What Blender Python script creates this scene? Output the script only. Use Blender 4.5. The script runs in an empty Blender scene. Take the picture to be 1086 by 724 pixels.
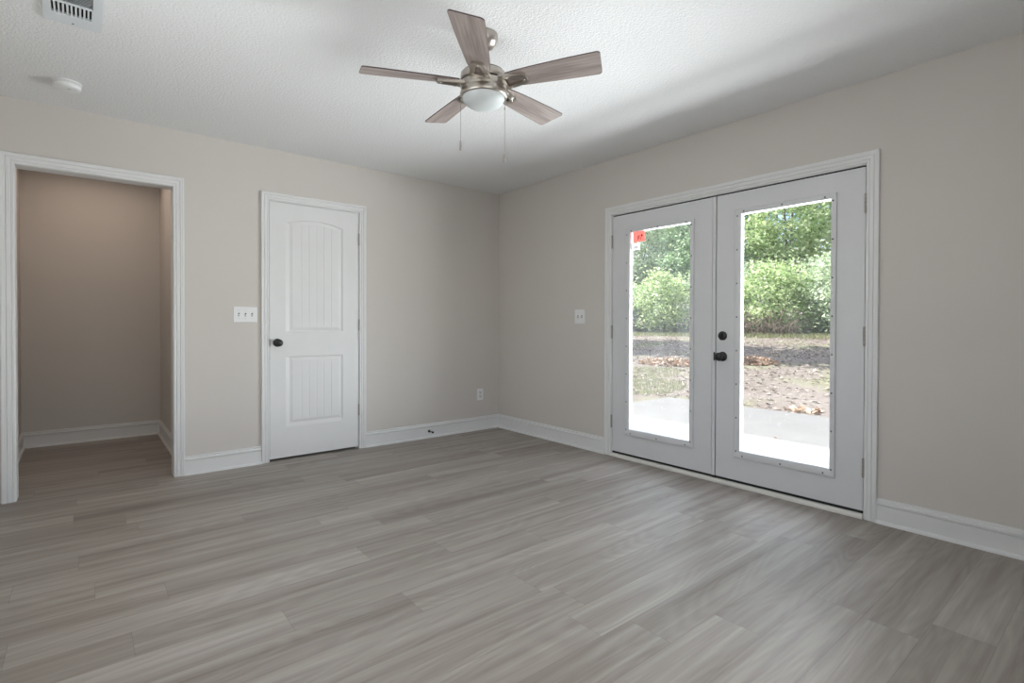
import bpy, bmesh, math, random
import numpy as np
from mathutils import Vector, Matrix

PI = math.pi
scene = bpy.context.scene
COL = scene.collection

# ------------------------------------------------------------------ camera
cam_d = bpy.data.cameras.new('camera')
cam = bpy.data.objects.new('camera', cam_d)
COL.objects.link(cam)
cam_d.sensor_width = 36.0
cam_d.lens = 554.7665 / 1086 * 36.0
cam_d.shift_y = (348.7926 - 362.0) / 1086
cam_d.clip_start = 0.05
cam_d.clip_end = 300
YAW, PITCH, ROLL = 0.684640477, -0.010091044, 0.002615717
fw = Vector((math.sin(YAW) * math.cos(PITCH), math.cos(YAW) * math.cos(PITCH), math.sin(PITCH)))
rt = Vector((math.cos(YAW), -math.sin(YAW), 0))
up = rt.cross(fw)
rt2 = math.cos(ROLL) * rt + math.sin(ROLL) * up
up2 = -math.sin(ROLL) * rt + math.cos(ROLL) * up
rot = Matrix((rt2, up2, -fw)).transposed()
cam.matrix_world = Matrix.Translation((-3.371265, -4.353013, 1.085186)) @ rot.to_4x4()
scene.camera = cam

# ------------------------------------------------------------------ sky, sun, added fill lamps, exposure
scene.view_settings.view_transform = 'Standard'
scene.view_settings.look = 'None'
scene.view_settings.gamma = 1
scene.view_settings.use_curve_mapping = False
scene.view_settings.exposure = 0.0

world = bpy.data.worlds.new('sky')
scene.world = world
world.use_nodes = True
wn = world.node_tree.nodes
sky = wn.new('ShaderNodeTexSky')
sky.sky_type = 'NISHITA'
sky.sun_disc = False
sky.sun_elevation = math.radians(58)
sky.sun_rotation = math.radians(200)
sky.dust_density = 2.5
world.node_tree.links.new(sky.outputs[0], wn['Background'].inputs[0])
wn['Background'].inputs[1].default_value = 0.36

SUN_DIR = Vector((-0.12, 0.62, 0.76)).normalized()
sun_d = bpy.data.lights.new('sun', 'SUN')
sun_d.energy = 12.5
sun_d.color = (1.0, 0.96, 0.90)
sun_d.angle = math.radians(0.6)
sun = bpy.data.objects.new('sun', sun_d)
COL.objects.link(sun)
sun.rotation_euler = SUN_DIR.to_track_quat('Z', 'Y').to_euler()


def area(name, loc, direction, sx, sy, power, color):
    d = bpy.data.lights.new(name, 'AREA')
    d.shape = 'RECTANGLE'
    d.size, d.size_y = sx, sy
    d.energy = power
    d.color = color
    o = bpy.data.objects.new(name, d)
    COL.objects.link(o)
    o.location = loc
    o.rotation_euler = Vector(direction).to_track_quat('-Z', 'Y').to_euler()
    return o


# added fill lamps: boost for patio, yard and sky light, two made-up windows, alcove
P_SKY, P_REAR, P_LEFT, P_PATIO, P_YARD, P_ALCOVE = 85, 20, 19, 270, 1000, 4.2
area('yard_fill', (2.35, -4.0, 0.42), (-1, 0, 0.55), 7.6, 0.9, P_YARD, (0.94, 0.975, 1.0))  # added lamp above the slab, boosts yard light through the doors
area('sky_fill', (1.3, -2.4, 2.1), (-1, 0, -0.25), 3.2, 2.0, P_SKY, (0.88, 0.94, 1.0))  # added lamp outside the doors, boosts sky light on the floor
area('patio_fill', (1.46, -3.6, -0.07), (0, 0, 1), 0.62, 8.0, P_PATIO, (0.94, 0.975, 1.0))  # added flat lamp on the slab, boosts bounced light on the ceiling
area('rear_fill', (-2.7, -4.86, 1.40), (0, 1, 0.85), 1.5, 1.2, P_REAR, (0.95, 0.98, 1.0))  # added fill lamp outside the made-up rear window
area('left_fill', (-3.99, -2.6, 1.35), (1, 0, 0.5), 1.2, 1.1, P_LEFT, (0.95, 0.98, 1.0))  # added fill lamp outside the made-up left window
area('alcove_fill', (-3.3, 1.0, 2.42), (0, 0, -1), 0.7, 1.1, P_ALCOVE, (1.0, 0.83, 0.70))  # added warm fill under the unseen alcove ceiling, no fixture


# ------------------------------------------------------------------ materials
class NT:
    def __init__(self, name):
        self.m = bpy.data.materials.new(name)
        self.m.use_nodes = True
        self.t = self.m.node_tree
        self.b = self.t.nodes['Principled BSDF']
        self.out = self.t.nodes['Material Output']

    def n(self, typ, **kw):
        nd = self.t.nodes.new(typ)
        for k, v in kw.items():
            setattr(nd, k, v)
        return nd

    def put(self, sock, v):
        if isinstance(v, bpy.types.NodeSocket):
            self.t.links.new(v, sock)
        else:
            sock.default_value = v

    def math(self, op, a, b=0.0, c=None):
        nd = self.n('ShaderNodeMath', operation=op)
        self.put(nd.inputs[0], a)
        self.put(nd.inputs[1], b)
        if c is not None:
            self.put(nd.inputs[2], c)
        return nd.outputs[0]

    def xyz(self, x, y, z=0.0):
        nd = self.n('ShaderNodeCombineXYZ')
        self.put(nd.inputs[0], x)
        self.put(nd.inputs[1], y)
        self.put(nd.inputs[2], z)
        return nd.outputs[0]

    def noise(self, vec, scale, detail=2.0, rough=0.5, dist=0.0):
        nd = self.n('ShaderNodeTexNoise')
        if vec is not None:
            self.put(nd.inputs['Vector'], vec)
        nd.inputs['Scale'].default_value = scale
        nd.inputs['Detail'].default_value = detail
        nd.inputs['Roughness'].default_value = rough
        nd.inputs['Distortion'].default_value = dist
        return nd.outputs[0]

    def obj(self):
        return self.n('ShaderNodeTexCoord').outputs['Object']

    def ramp(self, fac, stops):
        nd = self.n('ShaderNodeValToRGB')
        self.put(nd.inputs[0], fac)
        e = nd.color_ramp.elements
        while len(e) < len(stops):
            e.new(0.5)
        for el, (p, c) in zip(e, stops):
            el.position = p
            el.color = (*c, 1)
        return nd.outputs[0]

    def mix(self, fac, a, b, mode='MIX'):
        nd = self.n('ShaderNodeMix', data_type='RGBA', blend_type=mode)
        self.put(nd.inputs[0], fac)
        self.put(nd.inputs[6], a if isinstance(a, bpy.types.NodeSocket) else (*a, 1))
        self.put(nd.inputs[7], b if isinstance(b, bpy.types.NodeSocket) else (*b, 1))
        return nd.outputs[2]

    def bump(self, h, strength, dist):
        nd = self.n('ShaderNodeBump')
        nd.inputs['Strength'].default_value = strength
        nd.inputs['Distance'].default_value = dist
        self.put(nd.inputs['Height'], h)
        self.put(self.b.inputs['Normal'], nd.outputs[0])

    def base(self, c, rough=0.5, metal=0.0, spec=0.5):
        self.put(self.b.inputs['Base Color'], c if isinstance(c, bpy.types.NodeSocket) else (*c, 1))
        self.put(self.b.inputs['Roughness'], rough)
        self.put(self.b.inputs['Metallic'], metal)
        self.put(self.b.inputs['Specular IOR Level'], spec)
        return self


def simple(name, c, rough=0.5, metal=0.0, spec=0.5, var=0.03, scale=8.0):
    m = NT(name)
    n = m.noise(m.obj(), scale, 3)
    lo = tuple(x * (1 - var) for x in c)
    hi = tuple(min(1, x * (1 + var)) for x in c)
    m.base(m.ramp(n, [(0.3, lo), (0.7, hi)]), rough, metal, spec)
    return m.m


def wall_paint(name, c):
    m = NT(name)
    o = m.obj()
    n = m.noise(o, 1.3, 3)
    m.base(m.ramp(n, [(0.3, tuple(x * 0.985 for x in c)), (0.7, tuple(x * 1.015 for x in c))]), 0.75, 0, 0.25)
    m.bump(m.noise(o, 130, 3, 0.6), 0.12, 0.002)
    return m.m


def ceiling_mat():
    m = NT('textured_ceiling_paint')
    o = m.obj()
    m.base((0.80, 0.80, 0.80), 0.9, 0, 0.1)
    a = m.noise(o, 82, 3, 0.6, 0.6)
    v = m.n('ShaderNodeTexVoronoi', feature='SMOOTH_F1')
    m.put(v.inputs['Vector'], o)
    v.inputs['Scale'].default_value = 92
    h = m.math('ADD', m.math('MULTIPLY', a, 1.4), m.math('MULTIPLY', v.outputs['Distance'], -0.7))
    m.bump(h, 0.50, 0.0060)
    return m.m


def floor_mat():
    m = NT('wood_plank_flooring')
    s = m.n('ShaderNodeSeparateXYZ')
    m.put(s.inputs[0], m.obj())
    x, y = s.outputs[0], s.outputs[1]
    PW, PL = 0.176, 1.22
    yy = m.math('DIVIDE', m.math('ADD', y, 10.015), PW)
    row = m.math('FLOOR', yy)
    fy = m.math('FRACT', yy)
    wr = m.n('ShaderNodeTexWhiteNoise', noise_dimensions='1D')
    m.put(wr.inputs['W'], row)
    xx = m.math('ADD', m.math('DIVIDE', m.math('ADD', x, 20.0), PL), wr.outputs['Value'])
    colm = m.math('FLOOR', xx)
    fx = m.math('FRACT', xx)
    wp = m.n('ShaderNodeTexWhiteNoise', noise_dimensions='2D')
    m.put(wp.inputs['Vector'], m.xyz(row, colm))
    sp = m.n('ShaderNodeSeparateColor')
    m.put(sp.inputs[0], wp.outputs['Color'])
    r1, r2, r3 = sp.outputs[0], sp.outputs[1], sp.outputs[2]
    ox = m.math('MULTIPLY', r1, 37.0)
    oy = m.math('MULTIPLY', r2, 23.0)
    # broad lengthwise streaks, fine grain, and cathedral figure
    v1 = m.xyz(m.math('ADD', m.math('MULTIPLY', x, 0.55), ox), m.math('ADD', m.math('MULTIPLY', y, 14.0), oy))
    broad = m.noise(v1, 1.0, 3, 0.55, 0.4)
    v2 = m.xyz(m.math('ADD', m.math('MULTIPLY', x, 3.0), oy), m.math('ADD', m.math('MULTIPLY', y, 75.0), ox))
    fine = m.noise(v2, 1.0, 5, 0.65, 0.8)
    v3 = m.xyz(m.math('ADD', m.math('MULTIPLY', x, 0.9), ox), m.math('ADD', m.math('MULTIPLY', y, 5.0), oy))
    fig = m.noise(v3, 1.0, 1, 0.4, 0.3)
    rings = m.math('SINE', m.math('MULTIPLY', fig, 95.0))
    val = m.math('ADD', 0.5, m.math('MULTIPLY', m.math('SUBTRACT', r3, 0.5), 0.20))
    val = m.math('ADD', val, m.math('MULTIPLY', m.math('SUBTRACT', broad, 0.5), 0.95))
    val = m.math('ADD', val, m.math('MULTIPLY', m.math('SUBTRACT', fine, 0.5), 0.42))
    val = m.math('ADD', val, m.math('MULTIPLY', rings, 0.035))
    c = m.ramp(val, [(0.12, (0.172, 0.142, 0.122)), (0.42, (0.288, 0.254, 0.223)), (0.62, (0.360, 0.326, 0.293)), (0.9, (0.50, 0.462, 0.423))])
    ex = m.math('MULTIPLY', m.math('MINIMUM', fx, m.math('SUBTRACT', 1.0, fx)), PL)
    ey = m.math('MULTIPLY', m.math('MINIMUM', fy, m.math('SUBTRACT', 1.0, fy)), PW)
    e = m.math('MINIMUM', ex, ey)
    seam = m.math('LESS_THAN', e, 0.0013)
    c = m.mix(m.math('MULTIPLY', seam, 0.26), c, (0.10, 0.085, 0.075))
    m.base(c, m.math('ADD', 0.40, m.math('MULTIPLY', fine, 0.16)), 0, 0.34)
    m.bump(m.math('SUBTRACT', m.math('MULTIPLY', fine, 0.5), m.math('MULTIPLY', seam, 1.2)), 0.12, 0.0015)
    return m.m


def blade_mat():
    m = NT('grey_oak_fan_blade')
    mp = m.n('ShaderNodeMapping')
    m.put(mp.inputs[0], m.obj())
    mp.inputs['Scale'].default_value = (3.0, 60.0, 1.0)
    n = m.noise(mp.outputs[0], 1.0, 5, 0.6, 0.7)
    mp2 = m.n('ShaderNodeMapping')
    m.put(mp2.inputs[0], m.obj())
    mp2.inputs['Scale'].default_value = (1.5, 16.0, 1.0)
    n2 = m.noise(mp2.outputs[0], 1.0, 3, 0.5, 0.4)
    v = m.math('ADD', m.math('MULTIPLY', n, 0.6), m.math('MULTIPLY', n2, 0.4))
    m.base(m.ramp(v, [(0.34, (0.205, 0.163, 0.149)), (0.64, (0.43, 0.362, 0.335))]), 0.5, 0, 0.4)
    return m.m


def nickel_mat():
    m = NT('brushed_nickel')
    mp = m.n('ShaderNodeMapping')
    m.put(mp.inputs[0], m.obj())
    mp.inputs['Scale'].default_value = (20, 20, 400)
    n = m.noise(mp.outputs[0], 1.0, 2)
    m.base((0.50, 0.46, 0.415), m.math('ADD', 0.26, m.math('MULTIPLY', n, 0.14)), 1.0, 0.5)
    return m.m


def glass_mat(name, film):
    m = NT(name)
    t = m.t
    tr = m.n('ShaderNodeBsdfTransparent')
    tr.inputs[0].default_value = (0.95, 0.96, 0.955, 1)
    gl = m.n('ShaderNodeBsdfGlossy')
    gl.inputs['Roughness'].default_value = 0.02
    lw = m.n('ShaderNodeLayerWeight')
    lw.inputs[0].default_value = 0.5
    schlick = m.math('ADD', 0.03, m.math('MULTIPLY', m.math('POWER', lw.outputs['Facing'], 5.0), 0.8))
    mx = m.n('ShaderNodeMixShader')
    m.put(mx.inputs[0], schlick)
    m.put(mx.inputs[1], tr.outputs[0])
    m.put(mx.inputs[2], gl.outputs[0])
    last = mx.outputs[0]
    if film > 0:
        # hazy streaked film on the left pane; glare veil painted into the right
        mp = m.n('ShaderNodeMapping')
        m.put(mp.inputs[0], m.obj())
        mp.inputs['Scale'].default_value = (1, 5, 1.2)
        mp.inputs['Rotation'].default_value = (0.35, 0, 0)
        n = m.noise(mp.outputs[0], 2.2, 3, 0.55, 0.8)
        tl = m.n('ShaderNodeBsdfTranslucent')
        tl.inputs[0].default_value = (0.9, 0.93, 0.95, 1)
        mx2 = m.n('ShaderNodeMixShader')
        m.put(mx2.inputs[0], m.math('MULTIPLY', n, film))
        m.put(mx2.inputs[1], last)
        m.put(mx2.inputs[2], tl.outputs[0])
        last = mx2.outputs[0]
    t.links.new(last, m.out.inputs[0])
    return m.m


def leaf_mat(name, stops, transl=0.35):
    m = NT(name)
    g = m.n('ShaderNodeNewGeometry')
    c = m.ramp(g.outputs['Random Per Island'], stops)
    m.base(c, 0.45, 0, 0.5)
    tl = m.n('ShaderNodeBsdfTranslucent')
    m.put(tl.inputs[0], c)
    mx = m.n('ShaderNodeMixShader')
    mx.inputs[0].default_value = transl
    m.put(mx.inputs[1], m.b.outputs[0])
    m.put(mx.inputs[2], tl.outputs[0])
    m.t.links.new(mx.outputs[0], m.out.inputs[0])
    return m.m


def ground_mat():
    m = NT('dry_yard_soil')
    o = m.obj()
    a = m.noise(o, 0.55, 4, 0.6)
    b = m.noise(o, 9.0, 5, 0.7)
    v = m.math('ADD', m.math('MULTIPLY', a, 0.45), m.math('MULTIPLY', b, 0.55))
    soil = m.ramp(v, [(0.30, (0.115, 0.092, 0.080)), (0.48, (0.185, 0.159, 0.142)), (0.62, (0.235, 0.209, 0.190)), (0.75, (0.28, 0.257, 0.232))])
    g = m.noise(o, 0.42, 3, 0.5)
    g2 = m.noise(o, 22, 3, 0.6)
    mask = m.ramp(m.math('ADD', m.math('MULTIPLY', g, 0.75), m.math('MULTIPLY', g2, 0.25)), [(0.50, (0, 0, 0)), (0.58, (1, 1, 1))])
    grass = m.ramp(b, [(0.35, (0.13, 0.15, 0.07)), (0.65, (0.26, 0.28, 0.15))])
    sp = m.n('ShaderNodeSeparateColor')
    m.put(sp.inputs[0], mask)
    c = m.mix(m.math('MULTIPLY', sp.outputs[0], 0.6), soil, grass)
    m.base(c, 0.95, 0, 0.1)
    m.bump(b, 0.6, 0.04)
    return m.m


def concrete_mat():
    m = NT('pale_concrete')
    o = m.obj()
    a = m.noise(o, 1.4, 5, 0.6)
    b = m.noise(o, 40, 3, 0.6)
    v = m.math('ADD', m.math('MULTIPLY', a, 0.7), m.math('MULTIPLY', b, 0.3))
    m.base(m.ramp(v, [(0.3, (0.175, 0.174, 0.172)), (0.7, (0.21, 0.209, 0.207))]), 0.9, 0, 0.15)
    m.bump(b, 0.15, 0.003)
    return m.m


MAT = dict(
    wall=wall_paint('greige_wall_paint', (0.615, 0.577, 0.540)),
    ceiling=ceiling_mat(),
    floor=floor_mat(),
    trim=simple('white_trim_paint', (0.735, 0.733, 0.728), 0.38, 0, 0.45, 0.01),
    door=simple('white_door_paint', (0.725, 0.722, 0.718), 0.42, 0, 0.4, 0.01),
    steel_door=simple('white_steel_door_paint', (0.665, 0.668, 0.678), 0.40, 0, 0.45, 0.01),
    plastic=simple('white_plastic', (0.80, 0.80, 0.80), 0.35, 0, 0.5, 0.01),
    slot=simple('dark_slot', (0.05, 0.05, 0.05), 0.6, 0, 0.3),
    toggle=simple('toggle_plastic', (0.66, 0.66, 0.67), 0.35, 0, 0.5, 0.01),
    black=simple('matte_black_hardware', (0.012, 0.012, 0.013), 0.38, 0, 0.5),
    hinge=simple('satin_nickel_hinge', (0.42, 0.39, 0.36), 0.4, 0.85, 0.5),
    screw=simple('screw_plug', (0.10, 0.10, 0.11), 0.5, 0.3, 0.5),
    nickel=nickel_mat(),
    darkmetal=simple('dark_motor_vent', (0.05, 0.045, 0.04), 0.5, 0.6, 0.5),
    blade=blade_mat(),
    bladeedge=simple('dark_blade_edge', (0.085, 0.06, 0.06), 0.5, 0, 0.4),
    opal=simple('frosted_white_glass', (0.62, 0.65, 0.65), 0.5, 0, 0.35, 0.005),
    sill=simple('cream_threshold', (0.72, 0.70, 0.66), 0.45, 0, 0.45),
    rubber=simple('dark_rubber_gap_shade', (0.02, 0.02, 0.02), 0.7, 0, 0.3),  # rubber parts, and the shade painted into the door gaps
    glass_window=glass_mat('window_glass', 0.0),
    glass_clear=glass_mat('clear_door_glass', 0.004),  # faint film added as a bright veil over the view
    glass_film=glass_mat('hazy_door_glass', 0.018),
    red=leaf_mat('red_sticker', [(0.0, (0.94, 0.40, 0.36)), (1.0, (0.94, 0.40, 0.36))], 0.35),
    paper=leaf_mat('white_sticker', [(0.0, (0.88, 0.88, 0.87)), (1.0, (0.88, 0.88, 0.87))], 0.35),
    ink=simple('dark_print', (0.06, 0.05, 0.06), 0.6, 0, 0.3),
    vent=simple('white_vent_enamel', (0.70, 0.73, 0.75), 0.4, 0, 0.45, 0.01),
    duct=simple('dark_duct', (0.015, 0.015, 0.016), 0.8, 0, 0.2),
    concrete=concrete_mat(),
    ground=ground_mat(),
    leaf_a=leaf_mat('pale_green_leaves', [(0.0, (0.20, 0.32, 0.11)), (0.45, (0.49, 0.62, 0.31)), (0.8, (0.70, 0.79, 0.48)), (1.0, (0.85, 0.88, 0.70))], 0.5),
    leaf_b=leaf_mat('dark_green_leaves', [(0.0, (0.12, 0.22, 0.11)), (0.5, (0.36, 0.53, 0.29)), (1.0, (0.66, 0.78, 0.52))], 0.5),
    leaf_c=leaf_mat('silvery_green_leaves', [(0.0, (0.26, 0.36, 0.22)), (0.5, (0.58, 0.69, 0.48)), (1.0, (0.83, 0.87, 0.72))], 0.5),
    bark=simple('grey_brown_bark', (0.16, 0.13, 0.11), 0.9, 0, 0.1, 0.3, 14),
    twig=simple('dry_brush_twigs', (0.27, 0.215, 0.18), 0.9, 0, 0.1, 0.25, 20),
    dead=leaf_mat('dry_fallen_leaves', [(0.0, (0.19, 0.11, 0.07)), (0.4, (0.36, 0.225, 0.145)), (0.75, (0.44, 0.32, 0.225)), (1.0, (0.48, 0.41, 0.32))], 0.15),
    litter=leaf_mat('pale_leaf_litter', [(0.0, (0.20, 0.16, 0.135)), (0.5, (0.30, 0.258, 0.222)), (1.0, (0.40, 0.36, 0.32))], 0.1),
    grass=leaf_mat('short_yellow_green_grass', [(0.0, (0.20, 0.225, 0.105)), (0.6, (0.33, 0.345, 0.19)), (1.0, (0.44, 0.43, 0.30))], 0.4),
)


# ------------------------------------------------------------------ mesh helpers
class MB:
    """collects shapes that become ONE mesh object"""

    def __init__(self):
        self.v, self.f, self.smooth, self.mi = [], [], [], []

    def add(self, vs, fs, smooth=False, mi=0):
        o = len(self.v)
        self.v += [tuple(p) for p in vs]
        for q in fs:
            self.f.append(tuple(i + o for i in q))
            self.smooth.append(smooth)
            self.mi.append(mi)
        return self

    def box(self, x0, x1, y0, y1, z0, z1, mi=0):
        x0, x1 = min(x0, x1), max(x0, x1)
        y0, y1 = min(y0, y1), max(y0, y1)
        z0, z1 = min(z0, z1), max(z0, z1)
        vs = [(x, y, z) for z in (z0, z1) for y in (y0, y1) for x in (x0, x1)]
        fs = [(0, 2, 3, 1), (4, 5, 7, 6), (0, 1, 5, 4), (2, 6, 7, 3), (0, 4, 6, 2), (1, 3, 7, 5)]
        return self.add(vs, fs, False, mi)

    def bevbox(self, x0, x1, y0, y1, z0, z1, b, mi=0):
        bm = bmesh.new()
        bmesh.ops.create_cube(bm, size=1)
        for v in bm.verts:
            v.co = Vector(((x0 + x1) / 2 + v.co.x * abs(x1 - x0), (y0 + y1) / 2 + v.co.y * abs(y1 - y0), (z0 + z1) / 2 + v.co.z * abs(z1 - z0)))
        bmesh.ops.bevel(bm, geom=bm.edges[:], offset=b, segments=2, affect='EDGES', profile=0.5)
        bm.verts.index_update()
        self.add([v.co[:] for v in bm.verts], [[v.index for v in f.verts] for f in bm.faces], False, mi)
        bm.free()
        return self

    def lathe(self, prof, n=40, M=None, smooth=True, mi=0):
        """prof: (r, z) pairs; axis +Z, optionally transformed by M"""
        vs, fs = [], []
        for r, z in prof:
            for k in range(n):
                a = 2 * PI * k / n
                p = Vector((r * math.cos(a), r * math.sin(a), z))
                vs.append((M @ p)[:] if M else p[:])
        for i in range(len(prof) - 1):
            for k in range(n):
                a, b = i * n + k, i * n + (k + 1) % n
                fs.append((a, b, b + n, a + n))
        self.add(vs, fs, smooth, mi)
        o = len(self.v) - len(vs)
        if prof[0][0] > 1e-5:
            self.f.append(tuple(o + k for k in reversed(range(n))))
            self.smooth.append(False)
            self.mi.append(mi)
        if prof[-1][0] > 1e-5:
            e = o + (len(prof) - 1) * n
            self.f.append(tuple(e + k for k in range(n)))
            self.smooth.append(False)
            self.mi.append(mi)
        return self

    def tube(self, pts, radii, n=8, mi=0):
        pts = [Vector(p) for p in pts]
        if not hasattr(radii, '__len__'):
            radii = [radii] * len(pts)
        vs, fs = [], []
        ref = None
        for i, p in enumerate(pts):
            t = (pts[min(i + 1, len(pts) - 1)] - pts[max(i - 1, 0)]).normalized()
            if ref is None:
                ref = Vector((0, 0, 1)) if abs(t.z) < 0.9 else Vector((1, 0, 0))
            u = t.cross(ref).normalized()
            w = u.cross(t)
            ref = w
            for k in range(n):
                a = 2 * PI * k / n
                vs.append((p + (u * math.cos(a) + w * math.sin(a)) * radii[i])[:])
        for i in range(len(pts) - 1):
            for k in range(n):
                a, b = i * n + k, i * n + (k + 1) % n
                fs.append((a, a + n, b + n, b))
        fs.append(tuple(range(n)))
        fs.append(tuple(reversed(range((len(pts) - 1) * n, len(pts) * n))))
        return self.add(vs, fs, True, mi)

    def prism(self, outline, z0, z1, M=None, mi=0):
        n = len(outline)
        vs = [Vector((x, y, z0)) for x, y in outline] + [Vector((x, y, z1)) for x, y in outline]
        if M:
            vs = [M @ v for v in vs]
        fs = [tuple(reversed(range(n))), tuple(range(n, 2 * n))]
        fs += [(i, (i + 1) % n, n + (i + 1) % n, n + i) for i in range(n)]
        return self.add([v[:] for v in vs], fs, False, mi)

    def ringprism(self, outer, inner, z0, z1, M=None, mi=0):
        n = len(outer)
        vs = [Vector((x, y, z)) for z in (z0, z1) for o in (outer, inner) for x, y in o]
        if M:
            vs = [M @ v for v in vs]
        fs = []
        for i in range(n):
            j = (i + 1) % n
            fs += [(i, n + i, n + j, j), (2 * n + i, 2 * n + j, 3 * n + j, 3 * n + i),
                   (i, j, 2 * n + j, 2 * n + i), (n + j, n + i, 3 * n + i, 3 * n + j)]
        return self.add([v[:] for v in vs], fs, False, mi)

    def build(self, name, mats, parent=None, fix=True):
        me = bpy.data.meshes.new(name)
        me.from_pydata(self.v, [], self.f)
        for m in (mats if isinstance(mats, (list, tuple)) else [mats]):
            me.materials.append(m)
        me.polygons.foreach_set('use_smooth', self.smooth)
        me.polygons.foreach_set('material_index', self.mi)
        if fix:
            bm = bmesh.new()
            bm.from_mesh(me)
            bmesh.ops.recalc_face_normals(bm, faces=bm.faces[:])
            bm.to_mesh(me)
            bm.free()
        me.update()
        o = bpy.data.objects.new(name, me)
        COL.objects.link(o)
        if parent:
            o.parent = parent
        return o


def tag(o, label, cat=None, group=None, kind=None):
    o['label'] = label
    if cat:
        o['category'] = cat
    if group:
        o['group'] = group
    if kind:
        o['kind'] = kind
    return o


def struct(o, label, cat):
    return tag(o, label, cat, None, 'structure')


def empty(name, loc, rz=0.0):
    o = bpy.data.objects.new(name, None)
    COL.objects.link(o)
    o.location = loc
    o.rotation_euler = (0, 0, rz)
    o.empty_display_size = 0.1
    return o


def children(o):
    return [c for c in bpy.data.objects if c.parent == o]


def copy_tree(o, parent=None):
    c = o.copy()
    COL.objects.link(c)
    if parent:
        c.parent = parent
    for ch in children(o):
        copy_tree(ch, c)
    return c


# wall frames: 'back' wall is the plane y = 0 (room at y < 0); 'right' wall is the plane x = 0 (room at x < 0)
def onwall(wall, a, out, z):
    return (a, -out, z) if wall == 'back' else (-out, a, z)


H = 2.44
XL, YR = -3.83, -4.70           # left and rear wall planes
T = 0.115

# ------------------------------------------------------------------ room shell
b = MB().box(-3.95, 0.05, -4.85, 2.0, -0.12, 0.0)
struct(b.build('floor', MAT['floor']), 'grey brown wood plank floor running through the empty room', 'floor')
b = MB().box(-4.0, 0.13, -4.9, 2.0, H, H + 0.12)
struct(b.build('ceiling', MAT['ceiling']), 'white textured ceiling above the empty room', 'ceiling')


def wall_with_holes(name, wall, a0, a1, holes, depth, label):
    """holes: (h0, h1, z0, z1) sorted along the wall"""
    m = MB()

    def put(p0, p1, z0, z1):
        if wall == 'back':
            m.box(p0, p1, 0, depth, z0, z1)
        else:
            m.box(0, depth, p0, p1, z0, z1)
    cur = a0
    for h0, h1, z0, z1 in holes:
        put(cur, h0, 0, H)
        put(h0, h1, z1, H)
        if z0 > 0:
            put(h0, h1, 0, z0)
        cur = h1
    put(cur, a1, 0, H)
    return struct(m.build(name, MAT['wall']), label, 'wall')


OPN = (-3.697, -2.891, 2.040)      # cased opening: left, right, top
CLO = (-2.259, -1.532, 2.039)      # closet door clear opening
FRD = (-3.3375, -1.5305, 1.9745)   # french door clear opening (y0, y1, top)
JT = 0.018
wall_with_holes('wall_back', 'back', XL - T, 0, [(OPN[0] - JT, OPN[1] + JT, 0, OPN[2] + JT), (CLO[0] - JT, CLO[1] + JT, 0, CLO[2] + JT)], T,
                'greige back wall with a cased opening and a closet door')
wall_with_holes('wall_right', 'right', YR - T, T, [(FRD[0] - JT, FRD[1] + JT, 0, FRD[2] + JT)], T,
                'greige right wall around the glazed french doors')
m = MB()
m.box(XL - T, XL, YR - T, -3.2, 0, H).box(XL - T, XL, -2.0, 0, 0, H).box(XL - T, XL, -3.2, -2.0, 0, 0.9).box(XL - T, XL, -3.2, -2.0, 2.1, H)
struct(m.build('wall_left', MAT['wall']), 'greige left wall beside the cased opening', 'wall')
m = MB()
m.box(XL, -3.45, YR - T, YR, 0, H).box(-1.95, 0, YR - T, YR, 0, H).box(-3.45, -1.95, YR - T, YR, 0, 0.9).box(-3.45, -1.95, YR - T, YR, 2.1, H)
struct(m.build('wall_rear', MAT['wall']), 'greige rear wall with an added window, behind the viewpoint', 'wall')
# alcove behind the cased opening, and the closed closet behind the door
m = MB()
m.box(-3.95, -2.70, 1.80, 1.90, 0, H)
struct(m.build('wall_alcove_back', MAT['wall']), 'shaded end wall of the alcove through the cased opening', 'wall')
struct(MB().box(-3.93, -3.80, T, 1.80, 0, H).build('wall_alcove_left', MAT['wall']), 'shaded left wall of the alcove', 'wall')
struct(MB().box(-2.80, -2.68, T, 1.80, 0, H).build('wall_alcove_right', MAT['wall']), 'shaded right wall of the alcove', 'wall')
m = MB()
m.box(-2.68, 0.0, 0.80, 0.90, 0, H).box(-0.10, 0.0, T, 0.80, 0, H)
struct(m.build('wall_closet', MAT['wall']), 'closet wall hidden behind the white panel door', 'wall')
# rear window, added out of view to let in fill light
m = MB()
for q in ((-3.45, -3.39, 0.9, 2.1), (-2.01, -1.95, 0.9, 2.1), (-3.39, -2.01, 0.9, 0.96), (-3.39, -2.01, 2.04, 2.1), (-3.39, -2.01, 1.48, 1.52)):
    m.box(q[0], q[1], YR - 0.09, YR - 0.03, q[2], q[3])
w = struct(m.build('added_window_1', MAT['trim']), 'added white window frame in the rear wall, unseen, for fill light', 'window')
MB().box(-3.39, -2.01, YR - 0.063, YR - 0.057, 0.96, 2.04).build('pane', MAT['glass_window'], w)

m = MB()  # left window, added out of view to admit more fill light
for q in ((-3.2, -3.14, 0.9, 2.1), (-2.06, -2.0, 0.9, 2.1), (-3.14, -2.06, 0.9, 0.96), (-3.14, -2.06, 2.04, 2.1), (-3.14, -2.06, 1.48, 1.52)):
    m.box(XL - 0.09, XL - 0.03, q[0], q[1], q[2], q[3])
w = struct(m.build('added_window_2', MAT['trim']), 'added white window frame in the left wall, unseen, for fill light', 'window')
MB().box(XL - 0.063, XL - 0.057, -3.14, -2.06, 0.96, 2.04).build('pane', MAT['glass_window'], w)


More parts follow.
